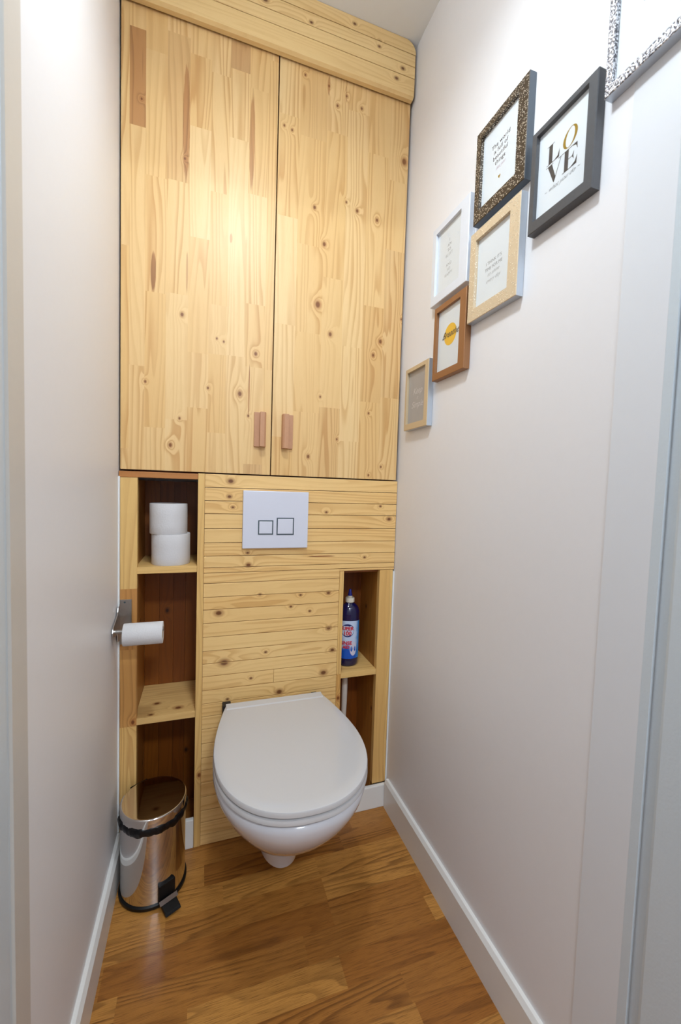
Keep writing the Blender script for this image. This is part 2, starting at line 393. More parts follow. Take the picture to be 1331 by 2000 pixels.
# ------------------------------------------------------------------ upper cupboard
ZB, ZT = 1.1148, 2.3136
cup = thing('wall_cupboard', 'tall two-door cupboard of glued pine staves above the flush plate', 'cupboard', (W/2, 0, ZB))
bm = new_bm()
box(bm, (.001, .03, ZB+.001), (.018, .255, ZT+.1), 'z'); box(bm, (W-.018, .03, ZB+.001), (W-.001, .255, ZT+.1), 'z')
box(bm, (.018, .03, ZB+.001), (W-.018, .255, ZB+.018), 'x'); box(bm, (.018, .24, ZB+.018), (W-.018, .255, ZT+.1), 'z')
obj('carcass', bm, NICHED, cup)
def door(name, x0, x1, edges, joints, mat, heartcells=(), yf=0.0, zb=ZB+.003, zt=ZT-.002):
    """one slab whose front is divided into glued, finger-jointed staves"""
    bm = new_bm(); uvl = bm.loops.layers.uv['grain']
    ed = [x0]+list(edges)+[x1]
    for i in range(len(ed)-1):
        a, b = ed[i], ed[i+1]
        zs = [zb]+sorted(z for z in joints.get(i, ()) if zb+.01 < z < zt-.01)+[zt]
        for j in range(len(zs)-1):
            f = bm.faces.new([bm.verts.new(p) for p in ((a, yf, zs[j]), (b, yf, zs[j]), (b, yf, zs[j+1]), (a, yf, zs[j+1]))])
            h = 0.0
            for (hx, hz, hv) in heartcells:
                if a < hx < b and zs[j] < hz < zs[j+1]: h = hv
            fattr(bm, f, random.random()**1.3, random.random(), h)
            for l in f.loops: l[uvl].uv = (l.vert.co.x, l.vert.co.z)
    bmesh.ops.remove_doubles(bm, verts=bm.verts, dist=1e-6)
    # sides and back
    for q in (((x0,yf,zb),(x0,yf,zt),(x0,yf+.018,zt),(x0,yf+.018,zb)), ((x1,yf,zb),(x1,yf+.018,zb),(x1,yf+.018,zt),(x1,yf,zt)),
              ((x0,yf,zb),(x0,yf+.018,zb),(x1,yf+.018,zb),(x1,yf,zb)), ((x0,yf,zt),(x1,yf,zt),(x1,yf+.018,zt),(x0,yf+.018,zt)),
              ((x0,yf+.018,zb),(x0,yf+.018,zt),(x1,yf+.018,zt),(x1,yf+.018,zb))):
        f = bm.faces.new([bm.verts.new(p) for p in q]); fattr(bm, f, .5, .3, 0)
        for l in f.loops: l[uvl].uv = (l.vert.co.x+l.vert.co.y, l.vert.co.z)
    return obj(name, bm, mat, cup)
LJ = {0:[2.30,1.701,1.173],1:[2.245,2.006,1.395],2:[2.203,1.891,1.593,1.234],3:[2.265,1.894,1.599,1.26],4:[2.229,2.046,1.758,1.448,1.297],
      5:[2.2,1.89,1.587,1.451,1.231],6:[2.30,2.227,2.046,1.453],7:[2.193,1.909,1.606,1.428,1.147],8:[2.284,1.425]}
dl = door('door', .0045, .4047, (.024, .062, .114, .170, .225, .274, .326, .380), LJ, DOOR_L,
          heartcells=((.04, 2.1, .8), (.30, 2.26, .55), (.35, 1.13, .35), (.14, 2.1, .22)))
RJ = {0:[2.153,1.872,1.564,1.233],1:[2.11,1.805,1.55,1.313],2:[2.146,1.723,1.333],3:[2.225,1.527,1.234],4:[2.121,1.662,1.363],5:[2.059,1.847,1.383]}
dr = door('door', .4083, .822, (.470, .5515, .618, .685, .756), RJ, DOOR_R, heartcells=((.72, 1.6, .12), (.79, 1.5, .15), (.51, 2.2, .12), (.58, 1.25, .15)))
tag(dl, 'left pine door with dark brown heartwood staves'); tag(dr, 'right pine door with many knots')
def handle(x0, flip, zlo, zhi, par):
    w = .034
    # plan section: thin plate half, raised lip half with an undercut
    p = [(0, 0), (w, 0), (w, -.006), (w-.001, -.017), (w-.006, -.021), (w*.45, -.021), (w*.45, -.017), (w*.62, -.013), (w*.62, -.008), (w*.42, -.0065), (0, -.0065)]
    if flip: p = [(w-a, b) for a, b in p]
    bm = new_bm(); prism(bm, [(x0+a, b) for a, b in p], zlo, zhi, axis='z', tone=.5)
    h = obj('handle', bm, HANDLE, par, bevel=.0008); return h
handle(.355, False, 1.199, 1.299, dl); handle(.4365, True, 1.198, 1.299, dr)

# ------------------------------------------------------------------ cornice box
bm = new_bm()
zl = [2.3165, 2.357, 2.391, 2.426, ZC-.001]
R = .034
for i in range(4):
    a, b = zl[i]+(.0009 if i else 0), zl[i+1]-(.0009 if i < 3 else 0)
    if i < 3: box(bm, (.001, -.024, a), (W-.008, -.004, b), 'x', bev=.0012, tone=random.random()*.7)
    else:
        pts = [(.001, a), (W-.008, a), (W-.008, b-R)]+[(W-.008-R+R*math.cos(t), b-R+R*math.sin(t)) for t in [PI/2*k/8 for k in range(1, 9)]]+[(.001, b)]
        pts = [p for k, p in enumerate(pts) if k == 0 or abs(p[0]-pts[k-1][0])+abs(p[1]-pts[k-1][1]) > 1e-5]
        prism(bm, pts, -.024, -.004, axis='y', grain='x', tone=.3)
co = obj('pine_cornice', bm, CORN)
tag(co, 'horizontal boxed pine cornice with rounded right end above the cupboard doors', 'cornice')
bm = new_bm(); box(bm, (.002, -.003, ZT+.003), (W-.03, .012, ZC-.002), 'x'); obj('backing_board', bm, DARKGAP, co)
bm = new_bm(); pr = [(-.026, 2.3035), (-.018, 2.2985), (-.006, 2.2985), (-.006, 2.3163), (-.026, 2.3163)]
prism(bm, [(p, q) for p, q in pr], .001, W-.010, axis='x', grain='x', tone=.6); obj('edge_strip', bm, CORN, co)

# ------------------------------------------------------------------ cladding panel
XP, XR0, XR1 = .2022, .6506, .7772
pan = thing('cladding_panel', 'pine panel of narrow horizontal boards around the flush plate behind the toilet', 'panel', (.43, 0, 0))
rows = [ZB-.0005, 1.075, 1.037, .999, .956, .915, .876, .842, .8265]
bm = new_bm()
G = .0007
def brd(x0, x1, z0, z1): box(bm, (x0, 0, z0+G), (x1, .016, z1-G), 'x', bev=.0011, tone=random.random(), seed=random.random())
for k in range(len(rows)-1): brd(.2207, W-.0015, rows[k+1], rows[k])
# the bottom lath over the right niche and the boards left of it
brd(.6355, W-.0015, .8185, .8265)
low = [.8265, .796, .755, .718, .678, .637, .595, .557, .519, .477, .437, .398, .36, .316, .272, .234, .196, .152, .109, .072, .032, 0.0005]
for k in range(len(low)-1):
    if k == 8: brd(.2207, .43, low[k+1], low[k]); brd(.4305, .6355, low[k+1], low[k])
    else: brd(.2207, .6355, low[k+1], low[k])
obj('boards', bm, BOARD, pan)
bm = new_bm(); box(bm, (XP, -.0012, .0005), (.2203, .17, ZB-.0008), 'z', bev=.0008, tone=.25); obj('side_trim', bm, PINE, pan)
bm = new_bm(); box(bm, (.6358, -.0008, .479), (XR0, .17, .8185), 'z', bev=.0006, tone=.2); box(bm, (.6358, -.0008, .0005), (XR0, .17, .4786), 'z', bev=.0006, tone=1.0); obj('side_trim', bm, PINE, pan)

# ------------------------------------------------------------------ left shelf niche
DL = .205
ls = thing('shelf_niche', 'tall narrow pine shelf niche left of the toilet holding two rolls', 'shelf', (.12, 0, 0), None)
bm = new_bm()
zz = [.0005, .40, .62, .79, 1.096]
for k, (tn, hh) in enumerate(((.35, 0), (.9, .35), (1.0, .5), (.2, 0))):
    box(bm, (.0045, -.0005, zz[k]), (.0465, .02, zz[k+1]), 'z', tone=tn, heart=hh)
obj('post', bm, PINE, ls)
bm = new_bm(); box(bm, (.001, -.002, 1.0965), (.2018, .016, 1.1125), 'x', bev=.001, tone=1, heart=.75); obj('top_rail', bm, PINE, ls)
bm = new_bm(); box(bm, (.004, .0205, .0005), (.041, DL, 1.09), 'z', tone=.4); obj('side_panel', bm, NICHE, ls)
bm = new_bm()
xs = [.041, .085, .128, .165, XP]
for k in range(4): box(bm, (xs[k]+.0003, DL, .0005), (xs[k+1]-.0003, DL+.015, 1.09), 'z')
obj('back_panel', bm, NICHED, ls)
for zs in (.8305, .4005):
    bm = new_bm(); box(bm, (.0413, .001, zs), (.2019, DL-.0005, zs+.0185), 'x', bev=.0008, tone=.25)
    obj('shelf_board', bm, PINE if zs > .6 else SHELFW, ls)

# ------------------------------------------------------------------ right shelf niche
DR = .165
rs = thing('shelf_niche', 'short pine shelf niche right of the toilet holding the blue bottle', 'shelf', (.72, 0, 0), None)
bm = new_bm(); box(bm, (XR1, .0008, .079), (.8145, .02, .8178), 'z', tone=.6, seed=.42); box(bm, (.8148, .0012, .079), (W-.005, .02, .8178), 'z', tone=.2, seed=.8)
obj('post', bm, PINE, rs)
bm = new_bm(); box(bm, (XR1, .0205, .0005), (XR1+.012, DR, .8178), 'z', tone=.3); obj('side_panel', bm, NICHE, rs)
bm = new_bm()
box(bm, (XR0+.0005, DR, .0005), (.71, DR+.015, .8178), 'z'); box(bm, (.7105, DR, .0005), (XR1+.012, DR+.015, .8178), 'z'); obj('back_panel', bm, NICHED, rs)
bm = new_bm(); box(bm, (XR0+.0004, .001, .4628), (XR1-.0004, DR-.0005, .4808), 'x', bev=.0008, tone=.25); obj('shelf_board', bm, PINE, rs)
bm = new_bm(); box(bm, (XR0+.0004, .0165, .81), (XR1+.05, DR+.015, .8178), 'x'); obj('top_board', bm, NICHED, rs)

# ------------------------------------------------------------------ flush plate
fp = thing('flush_plate', 'white rectangular flush plate with two square buttons on the pine boards', 'flush plate', (.4255, 0, .984))
bm = new_bm(); box(bm, (.327, -.0125, .8985), (.5235, -.0004, 1.0695), bev=.0022); obj('plate', bm, PLATE, fp)
def button(x0, z0, x1, z1):
    bm = new_bm(); w = .0034
    for q in (((x0, z0), (x1, z0+w)), ((x0, z1-w), (x1, z1)), ((x0, z0+w), (x0+w, z1-w)), ((x1-w, z0+w), (x1, z1-w))):
        box(bm, (q[0][0], -.0133, q[0][1]), (q[1][0], -.0120, q[1][1]))
    b = new_bm(); box(b, (x0+w, -.0137, z0+w), (x1-w, -.0120, z1-w), bev=.0008)
    o = obj('button', b, PLATE, fp); obj('button_outline', bm, GREYL, o)
button(.3715, .9395, .4165, .9825); button(.4265, .9385, .4795, .9905)

# ------------------------------------------------------------------ toilet
tl = thing('toilet', 'white wall-hung toilet with a closed round lid', 'toilet', (.42, 0, .085))
CX = .430
def outline(hw, yf, yc, hb, yb, n=64, dy=0.0, p=2.15):
    """closed loop: rounded front, sides tapering to the back edge"""
    pts = []
    nf = n*5//8
    for i in range(nf+1):
        t = PI*i/nf
        c, s = math.cos(t), math.sin(t)
        x = hw*math.copysign(abs(c)**(2/p), c); y = yc-(yc-yf)*abs(s)**(2/p)
        pts.append((CX+x, y))
    nb = (n-nf-1)//2
    for i in range(1, nb+1):
        t = i/nb; k = 1-(1-hb/hw)*(t**1.6)
        pts.append((CX-hw*k, yc+(yb-yc)*t))
    for i in range(nb, 0, -1):
        t = i/nb; k = 1-(1-hb/hw)*(t**1.6)
        pts.append((CX+hw*k, yc+(yb-yc)*t))
    return pts
bm = new_bm(); rings = []
secs = [(.080, -.205, .044, .044), (.086, -.228, .055, .053), (.13, -.242, .065, .062), (.163, -.254, .073, .070), (.176, -.276, .084, .083), (.198, -.312, .102, .098), (.24, -.362, .119, .113),
        (.29, -.413, .143, .128), (.335, -.452, .166, .140), (.37, -.474, .179, .148), (.392, -.481, .184, .150), (.404, -.479, .183, .149), (.409, -.472, .178, .145), (.409, -.44, .15, .12)]
for z, yf, hw, hb in secs:
    rings.append([(x, y, z) for x, y in outline(hw, yf, yf*.52, hb, -.004)])
loft(bm, rings); obj('bowl', bm, CERAM, tl, smooth=50)
def slab(z0, z1, hw, yf, hb, yb, e=.004, dome=0.0, hole=False):
    bm = new_bm(); rings = []
    def o(d, z): return [(x, y, z) for x, y in outline(hw-d, yf+d, -.255, hb-d, yb-d, p=2.24)]
    rings += [o(e, z0), o(0, z0+e*.8), o(0, z1-e), o(e*.35, z1-e*.3), o(e*1.1, z1)]
    for k in (.02, .05, .09, .13): rings.append([(CX+(x-CX)*(1-k*6), (y+.25)*(1-k*6)-.25, z1+dome*k/.13) for x, y in outline(hw-e, yf+e, -.255, hb-e, yb-e, p=2.24)])
    loft(bm, rings); return bm
obj('seat', slab(.4125, .4265, .1845, -.483, .147, -.04, e=.004), LIDM, tl, smooth=40)
lid = obj('lid', slab(.4295, .4445, .1835, -.4835, .1435, -.036, e=.0035, dome=.0005), LIDM, tl, smooth=40)
# raised hinge cover along the back edge of the lid
bm = new_bm()
prism(bm, [(-.066, .4440), (-.062, .4468), (-.037, .4480), (-.030, .4440), (-.030, .4130), (-.066, .4130)], CX-.1435, CX+.1435, axis='x')
obj('hinge_cover', bm, LIDM, tl, bevel=.0015)
bm = new_bm(); loft(bm, [[(x, y, z) for x, y in [(CX-.146, -.0008), (CX-.146, -.0035), (CX+.146, -.0035), (CX+.146, -.0008)]] for z in (.10, .400)])
obj('sound_gasket', bm, RUB, tl)
for a, b, zt in ((CX-.152, CX-.128, .4385), (CX+.120, CX+.138, .4325)):
    bm = new_bm(); box(bm, (a, -.030, .4095), (b, -.003, zt), bev=.002); obj('hinge', bm, RUB, tl)

# ------------------------------------------------------------------ toilet rolls
def roll(name, label, c, r, h, group, rc=.021, wob=0.0):
    t = thing(name, label, 'toilet paper', c, group)
    bm = new_bm(); N = 64; ph = random.random()*6
    prof = [(rc, 0), (r*.985, 0), (r, .0015), (r, h*.3), (r, h*.6), (r, h-.0015), (r*.985, h), (rc, h), (rc, 0)]
    rg = []
    for k, (q, z) in enumerate(prof):
        ring = []
        for i in range(N):
            a = 2*PI*i/N; q2 = q*(1+wob*math.sin(2*a+ph)*.6+wob*math.sin(5*a+z*60)*.25) if q > rc+.001 else q
            ring.append((c[0]+q2*math.cos(a), c[1]+q2*math.sin(a), c[2]+z))
        rg.append(ring)
    loft(bm, rg, False, False); obj('paper', bm, PAPER, t, smooth=40)
    bm = new_bm(); lathe(bm, [(rc-.0015, .0005), (rc-.0002, .0005), (rc-.0002, h-.0005), (rc-.0015, h-.0005), (rc-.0015, .0005)], c=c, cap=False); obj('core', bm, CARD, t, smooth=40)
    return t
roll('toilet_roll', 'lower white toilet roll standing on the upper pine shelf', (.1285, .060, .8492), .0535, .0885, 'toilet rolls stacked on the shelf', wob=.02)
roll('toilet_roll', 'upper white toilet roll stacked on top of another roll', (.1215, .060, .9380), .0515, .0870, 'toilet rolls stacked on the shelf', wob=.008)

# roll holder with a nearly used roll
HY, HZ = -.078, .706
rh = thing('roll_holder', 'brushed steel toilet roll holder on the left post', 'roll holder', (.015, -.002, .70))
bm = new_bm(); box(bm, (.0045, -.0045, .638), (.034, -.0012, .762), bev=.0008); bp = obj('back_plate', bm, STEEL, rh)
bm = new_bm(); lathe(bm, [(.0025, -.0062), (.0025, -.0044)], c=(.017, 0, .755), axis='y', n=16); obj('screw', bm, GREYL, bp, smooth=40)
bm = new_bm()
arm = [(.0032, y, z) for y, z in ((-.004, .750), (-.026, .746), (-.031, .736), (-.040, .728), (-.058, .721), (-.080, .716), (-.093, .710), (-.098, .701), (-.092, .691), (-.076, .684), (-.052, .681), (-.036, .680), (-.030, .655), (-.004, .650))]
a = [bm.verts.new(p) for p in arm]; b = [bm.verts.new((p[0]+.0022, p[1], p[2])) for p in arm]
bm.faces.new(a); bm.faces.new(list(reversed(b)))
for i in range(len(arm)): bm.faces.new((a[i], b[i], b[(i+1) % len(arm)], a[(i+1) % len(arm)]))
obj('side_arm', bm, CHROME, rh)
bm = new_bm(); lathe(bm, [(.0048, .005), (.0048, .1205), (.0035, .1218)], c=(0, HY, .698), axis='x', n=24); obj('rod', bm, STEEL, rh, smooth=40)
t = thing('toilet_roll', 'nearly used toilet roll hanging on the steel holder', 'toilet paper', (.075, HY, .6935))
bm = new_bm(); lathe(bm, [(.0165, .0265), (.0280, .0265), (.0285, .028), (.0285, .1185), (.0280, .120), (.0165, .120), (.0165, .0265)], c=(0, HY, .6892), axis='x', cap=False); obj('paper', bm, PAPER, t, smooth=40)
bm = new_bm(); lathe(bm, [(.0150, .0267), (.0164, .0267), (.0164, .1198), (.0150, .1198), (.0150, .0267)], c=(0, HY, .6892), axis='x', cap=False); obj('core', bm, CARD, t, smooth=40)

# ------------------------------------------------------------------ pedal bin
BX, BY, BR = .101, -.080, .0805
pb = thing('pedal_bin', 'small polished steel pedal bin with a black liner on the floor', 'bin', (BX, BY, 0))
bm = new_bm(); lathe(bm, [(BR+.002, .0005), (BR+.004, .003), (BR+.004, .010), (BR+.001, .013)], c=(BX, BY, 0), n=72); obj('base_ring', bm, BLACK, pb, smooth=40)
bm = new_bm(); lathe(bm, [(BR, .012), (BR, .20), (BR-.001, .212)], c=(BX, BY, 0), n=96); obj('body', bm, CHROME, pb, smooth=30)
bm = new_bm(); rg = []
N = 120
for k, (q, z) in enumerate([(BR-.002, .219), (BR+.003, .218), (BR+.0048, .212), (BR+.0045, .206), (BR+.003, .200), (BR+.0008, .198), (BR+.0005, .206)]):
    ring = []
    for i in range(N):
        a = 2*PI*i/N; w = .0014*math.sin(9*a+1)+.0010*math.sin(23*a)+.0008*math.sin(41*a+2)
        hz = .003*math.sin(5*a+2)+.002*math.sin(17*a) if z < .2 else 0
        g = w if 0 < k < 5 else 0
        ring.append((BX+(q+g)*math.cos(a), BY+(q+g)*math.sin(a), z+hz))
    rg.append(ring)
loft(bm, rg, False, False); obj('bin_liner', bm, BAG, pb, smooth=60)
bm = new_bm(); lathe(bm, [(BR-.001, .214), (BR+.0015, .216), (BR+.0015, .2375), (BR+.0013, .2385), (BR+.0006, .2396), (BR-.0006, .2404), (BR-.002, .2407), (BR-.0035, .2408), (BR-.006, .24085), (BR*.7, .2411), (BR*.35, .2413), (.0001, .24135)], c=(BX, BY, 0), n=96)
ld = obj('lid', bm, CHROME, pb, smooth=35)
ha = math.radians(122)
bm = new_bm(); M1 = Matrix.Translation((BX, BY, 0)) @ Matrix.Rotation(ha, 4, 'Z')
def obox(bm, Mx, p0, p1, bev=0.0):
    n0 = set(bm.verts); box(bm, p0, p1, bev=bev)
    for v in bm.verts:
        if v not in n0: v.co = Mx @ v.co
obox(bm, M1, (BR-.002, -.024, .19), (BR+.009, .024, .236), bev=.003); obj('hinge_block', bm, BLACK, pb)
pa = math.radians(-62); M2 = Matrix.Translation((BX, BY, 0)) @ Matrix.Rotation(pa, 4, 'Z')
bm = new_bm()
obox(bm, M2, (BR-.003, -.021, .014), (BR+.006, .021, .060), bev=.002)
obj('pedal_housing', bm, BLACK, pb)
bm = new_bm(); n0 = set(bm.verts)
prism(bm, [(BR, .012), (BR+.040, .004), (BR+.044, .007), (BR+.040, .012), (BR, .022)], -.019, .019, axis='y')
for v in bm.verts: v.co = M2 @ v.co
pd = obj('pedal', bm, BLACK, pb, bevel=.001)
bm = new_bm(); prism(bm, [(BR+.010, .0215), (BR+.018, .0175), (BR+.019, .0190), (BR+.010, .0245)], -.023, .023, axis='y')
for v in bm.verts: v.co = M2 @ v.co
obj('pedal_bar', bm, CHROME, pd)

# ------------------------------------------------------------------ text helpers
def text_mesh(s, size, shear=0.0, align='CENTER', bold=0.0, space=1.0):
    cu = bpy.data.curves.new('t', 'FONT'); cu.body = s; cu.size = size; cu.shear = shear; cu.align_x = align
    cu.offset = bold; cu.space_character = space; cu.resolution_u = 3
    o = bpy.data.objects.new('t', cu); COL.objects.link(o)
    dg = bpy.context.evaluated_depsgraph_get(); me = bpy.data.meshes.new_from_object(o.evaluated_get(dg))
    bpy.data.objects.remove(o, do_unlink=True)
    return me
def flat(name, polys, mapf, mat, parent):
    """polys: list of 2-D polygons or meshes, mapped into space by mapf"""
    bm = new_bm()
    for p in polys:
        if isinstance(p, bpy.types.Mesh):
            vs = [bm.verts.new(mapf(v.co.x, v.co.y)) for v in p.vertices]
            for q in p.polygons:
                try: bm.faces.new([vs[i] for i in q.vertices])
                except ValueError: pass
        else: bm.faces.new([bm.verts.new(mapf(*v)) for v in p])
    return obj(name, bm, mat, parent)

# ------------------------------------------------------------------ rinse aid bottle
BC = (.6985, .066); SZ = .4812
bt = thing('rinse_aid_bottle', 'dark blue rinse aid bottle with a white cap on the right shelf', 'bottle', (BC[0], BC[1], SZ))
bm = new_bm()
lathe(bm, [(.030, 0), (.0335, .003), (.0345, .010), (.0352, .03), (.0355, .12), (.0355, .178), (.0350, .185), (.0325, .194), (.0275, .203), (.0200, .210), (.0145, .214), (.0130, .219)], c=(*BC, SZ), n=64, sy=.8)
obj('body', bm, BLUE, bt, smooth=40)
bm = new_bm(); lathe(bm, [(.0150, .217), (.0155, .2175), (.0155, .2305), (.0145, .232), (.0085, .2325), (.0078, .2385)], c=(*BC, SZ), n=40); cap = obj('cap', bm, CAPW, bt, smooth=40)
bm = new_bm(); lathe(bm, [(.0076, .2385), (.0070, .244), (.0050, .252), (.0042, .259), (.003, .2605)], c=(*BC, SZ), n=32); obj('nozzle', bm, NOZ, bt, smooth=40)
def cyl(u, v, e=.0003):   # u: arc position to the right of the label centre (faces the camera), v: height over the shelf
    a = math.radians(-104)+u/.0355
    r = .0355+e
    return (BC[0]+r*math.cos(a), BC[1]+r*.8*math.sin(a), SZ+v)
def label_mat():
    t = NT('bottle_label'); tc = t.n.new('ShaderNodeTexCoord').outputs['Object']
    sp = t.n.new('ShaderNodeSeparateXYZ'); t.lk(tc, sp.inputs[0])
    nz = t.noise(tc, 55, 3)
    z = t.math('ADD', sp.outputs[2], t.math('MULTIPLY', t.math('SUBTRACT', nz, .5), .03))
    c = t.mix(t.ss(z, .055, .085), srgb(16, 84, 188), srgb(196, 212, 238))
    right = t.ss(t.math('ADD', sp.outputs[0], t.math('MULTIPLY', nz, .012)), .018, .034)
    c = t.mix(right, c, srgb(58, 140, 214))
    t.lk(c, t.b.inputs['Base Color']); t.b.inputs['Roughness'].default_value = .25; return t.m
LM = label_mat()
bm = new_bm(); nu, x0, x1, z0, z1 = 40, -.055, .046, .028, .157
va = [bm.verts.new(cyl(x0+(x1-x0)*i/nu, z0)) for i in range(nu+1)]; vb = [bm.verts.new(cyl(x0+(x1-x0)*i/nu, z1-.001*math.cos(i/nu*PI*2))) for i in range(nu+1)]
for i in range(nu): bm.faces.new((va[i], va[i+1], vb[i+1], vb[i]))
lb = obj('label', bm, LM, bt, smooth=60)
RED = plain('label_red', srgb(206, 22, 34), .3); NAVY = plain('label_navy', srgb(16, 32, 104), .3); PALE = plain('label_pale', srgb(206, 204, 222), .3)
disc = lambda cx, cy, r, n=32, sy=1: [[(cx, cy), (cx+r*math.cos(2*PI*i/n), cy+r*sy*math.sin(2*PI*i/n)), (cx+r*math.cos(2*PI*(i+1)/n), cy+r*sy*math.sin(2*PI*(i+1)/n))] for i in range(n)]
flat('label_disc', disc(-.006, .125, .0235, sy=.95), lambda x, y: cyl(x, y, .0006), NAVY, lb)
flat('label_inner_disc', disc(-.0080, .124, .0180, sy=.95), lambda x, y: cyl(x, y, .0008), PALE, lb)  # pale disc printed over the navy one
flat('label_shape', disc(.016, .062, .0125, sy=1.9), lambda x, y: cyl(x, y, .0006), PALE, lb)
for s, sz, ux, uy in (('SUPER', .0165, -.0085, .1265), ('100', .0190, -.0065, .1095), ('RINSE', .0165, -.0110, .0770), ('AID', .0140, -.0095, .0640)):
    me = text_mesh(s, sz, bold=.0006)
    flat('lettering', [me], lambda x, y: cyl(x+ux, y+uy, .0012), RED, lb)

# toilet brush handle under the shelf
tb = thing('toilet_brush', 'white brush handle standing in the right niche behind the toilet', 'brush', (.693, .08, 0))
bm = new_bm(); tube(bm, [(.693, .085, .10), (.693, .083, .16), (.6935, .08, .27), (.6945, .08, .34), (.6945, .08, .40), (.6945, .08, .43), (.6945, .08, .45)], [.005, .007, .0085, .0098, .0105, .0095, .006], 20)
obj('handle', bm, WHITEP, tb, smooth=50)
bm = new_bm(); lathe(bm, [(.034, .0005), (.036, .004), (.034, .13), (.012, .14)], c=(.693, .085, 0), n=40); obj('holder', bm, WHITEP, tb, smooth=40)

# ------------------------------------------------------------------ picture frames on the right wall
PRINT = plain('print_paper', srgb(226, 232, 236), .55, var=.0)
PGREY = plain('grey_print', srgb(176, 174, 174), .5, var=.02)
INK = plain('ink_dark', srgb(70, 66, 66), .6); INKL = plain('ink_faint', srgb(168, 172, 172), .6); INKG = plain('ink_grey', srgb(128, 130, 132), .6)
GOLDI = plain('ink_gold', srgb(172, 140, 48), .35, metal=.3); YEL = plain('ink_yellow', srgb(242, 190, 40), .5); WINK = plain('ink_white', srgb(214, 212, 214), .5); PINKI = plain('ink_pink', srgb(196, 176, 190), .5)
def glass_mat():
    t = NT('thin_glass'); t.n.remove(t.b)
    out = t.n['Material Output']; tr = t.n.new('ShaderNodeBsdfTransparent'); gl = t.n.new('ShaderNodeBsdfGlossy'); gl.inputs['Roughness'].default_value = .02
    fr = t.n.new('ShaderNodeLayerWeight'); fr.inputs['Blend'].default_value = .5; mx = t.n.new('ShaderNodeMixShader')
    t.lk(t.math('MULTIPLY_ADD', t.math('POWER', fr.outputs['Facing'], 5.0), .45, .035), mx.inputs[0]); t.lk(tr.outputs[0], mx.inputs[1]); t.lk(gl.outputs[0], mx.inputs[2]); t.lk(mx.outputs[0], out.inputs[0])
    return t.m
GLASS = glass_mat()
def dotted(name, base, dots, scale, metal, rough=.35, base2=None):
    t = NT(name); tc = t.n.new('ShaderNodeTexCoord').outputs['Object']
    v = t.n.new('ShaderNodeTexVoronoi'); v.inputs['Scale'].default_value = scale; v.inputs['Randomness'].default_value = .55; t.lk(tc, v.inputs['Vector'])
    m = t.ss(v.outputs['Distance'], .22, .34, 1, 0)
    nz = t.noise(tc, 260, 3)
    b = t.mix(nz, base, base2 or base)
    t.lk(t.mix(m, b, dots), t.b.inputs['Base Color']); t.b.inputs['Roughness'].default_value = rough
    t.lk(t.math('MULTIPLY', m, metal), t.b.inputs['Metallic']); t.bump(m, .8, .0008); return t.m
FM_DARK = dotted('speckled_dark_frame', srgb(40, 32, 26), srgb(226, 216, 200), 250, .4, base2=srgb(84, 70, 54))
FM_GOLD = dotted('speckled_champagne_frame', srgb(204, 180, 146), srgb(246, 236, 216), 190, .6, base2=srgb(218, 198, 168))
def crackle():
    t = NT('hammered_silver_frame'); tc = t.n.new('ShaderNodeTexCoord').outputs['Object']
    nz = t.noise(tc, 330, 3, .6); m = t.ss(nz, .46, .56)
    t.lk(t.mix(m, srgb(84, 82, 88), srgb(236, 236, 240)), t.b.inputs['Base Color']); t.b.inputs['Metallic'].default_value = .75
    t.b.inputs['Roughness'].default_value = .25; t.bump(nz, 1.0, .002); return t.m
FM_SILV = crackle()
FM_CHAR = plain('charcoal_frame', srgb(84, 85, 88), .42, var=.12, nscale=120)
FM_SLATE = plain('slate_frame_edge', srgb(78, 88, 98), .4)
FM_WHITE = plain('white_frame', srgb(226, 230, 238), .4)
FM_COP = plain('copper_frame', srgb(156, 110, 72), .38, metal=.35, var=.04)
FM_CHAMP = plain('champagne_frame', srgb(212, 192, 158), .35, metal=.25)
FM_STEELP = plain('silver_frame_edge', srgb(196, 204, 214), .3, metal=.5)
FX0, FX1 = W-.018, W-.0008
def frame(label, y0, y1, z0, z1, iy0, iy1, iz0, iz1, mat, side, pmat=PRINT, lip=None, cat='picture frame'):
    """y0 is the left edge as seen (far), y1 the right edge (near the camera)"""
    cy, cz = (y0+y1)/2, (z0+z1)/2
    t = thing('picture_frame', label, cat, (W, cy, cz))
    bm = new_bm(); xf, xb = FX0, FX1; xi = FX0+.005
    O = [(y0, z0), (y1, z0), (y1, z1), (y0, z1)]; I = [(iy0, iz0), (iy1, iz0), (iy1, iz1), (iy0, iz1)]
    ch = .0012
    Oc = [(y0-ch, z0+ch), (y1+ch, z0+ch), (y1+ch, z1-ch), (y0-ch, z1-ch)]
    L = []
    for P, x in ((O, xb), (O, xf+ch), (Oc, xf), (I, xf), (I, xi+.004)): L.append([bm.verts.new((x, p[0], p[1])) for p in P])
    for k in range(len(L)-1):
        for i in range(4):
            f = bm.faces.new((L[k][i], L[k][(i+1) % 4], L[k+1][(i+1) % 4], L[k+1][i])); f.material_index = 1 if k == 0 else 0
    bm.faces.new(L[0]).material_index = 1
    obj('moulding', bm, [mat, side], t)
    bm = new_bm(); box(bm, (xi+.0032, iy1+.0002, iz0+.0002), (xi+.0048, iy0-.0002, iz1-.0002)); pr = obj('print', bm, pmat, t)
    bm = new_bm(); box(bm, (xi+.0010, iy1+.0002, iz0+.0002), (xi+.0022, iy0-.0002, iz1-.0002)); obj('glass', bm, GLASS, t)
    py, pz, px = (iy0+iy1)/2, (iz0+iz1)/2, xi+.0030
    mp = lambda a, b: (px, py-a, pz+b)         # a to the right as seen, b up, from the print's centre
    return t, pr, mp
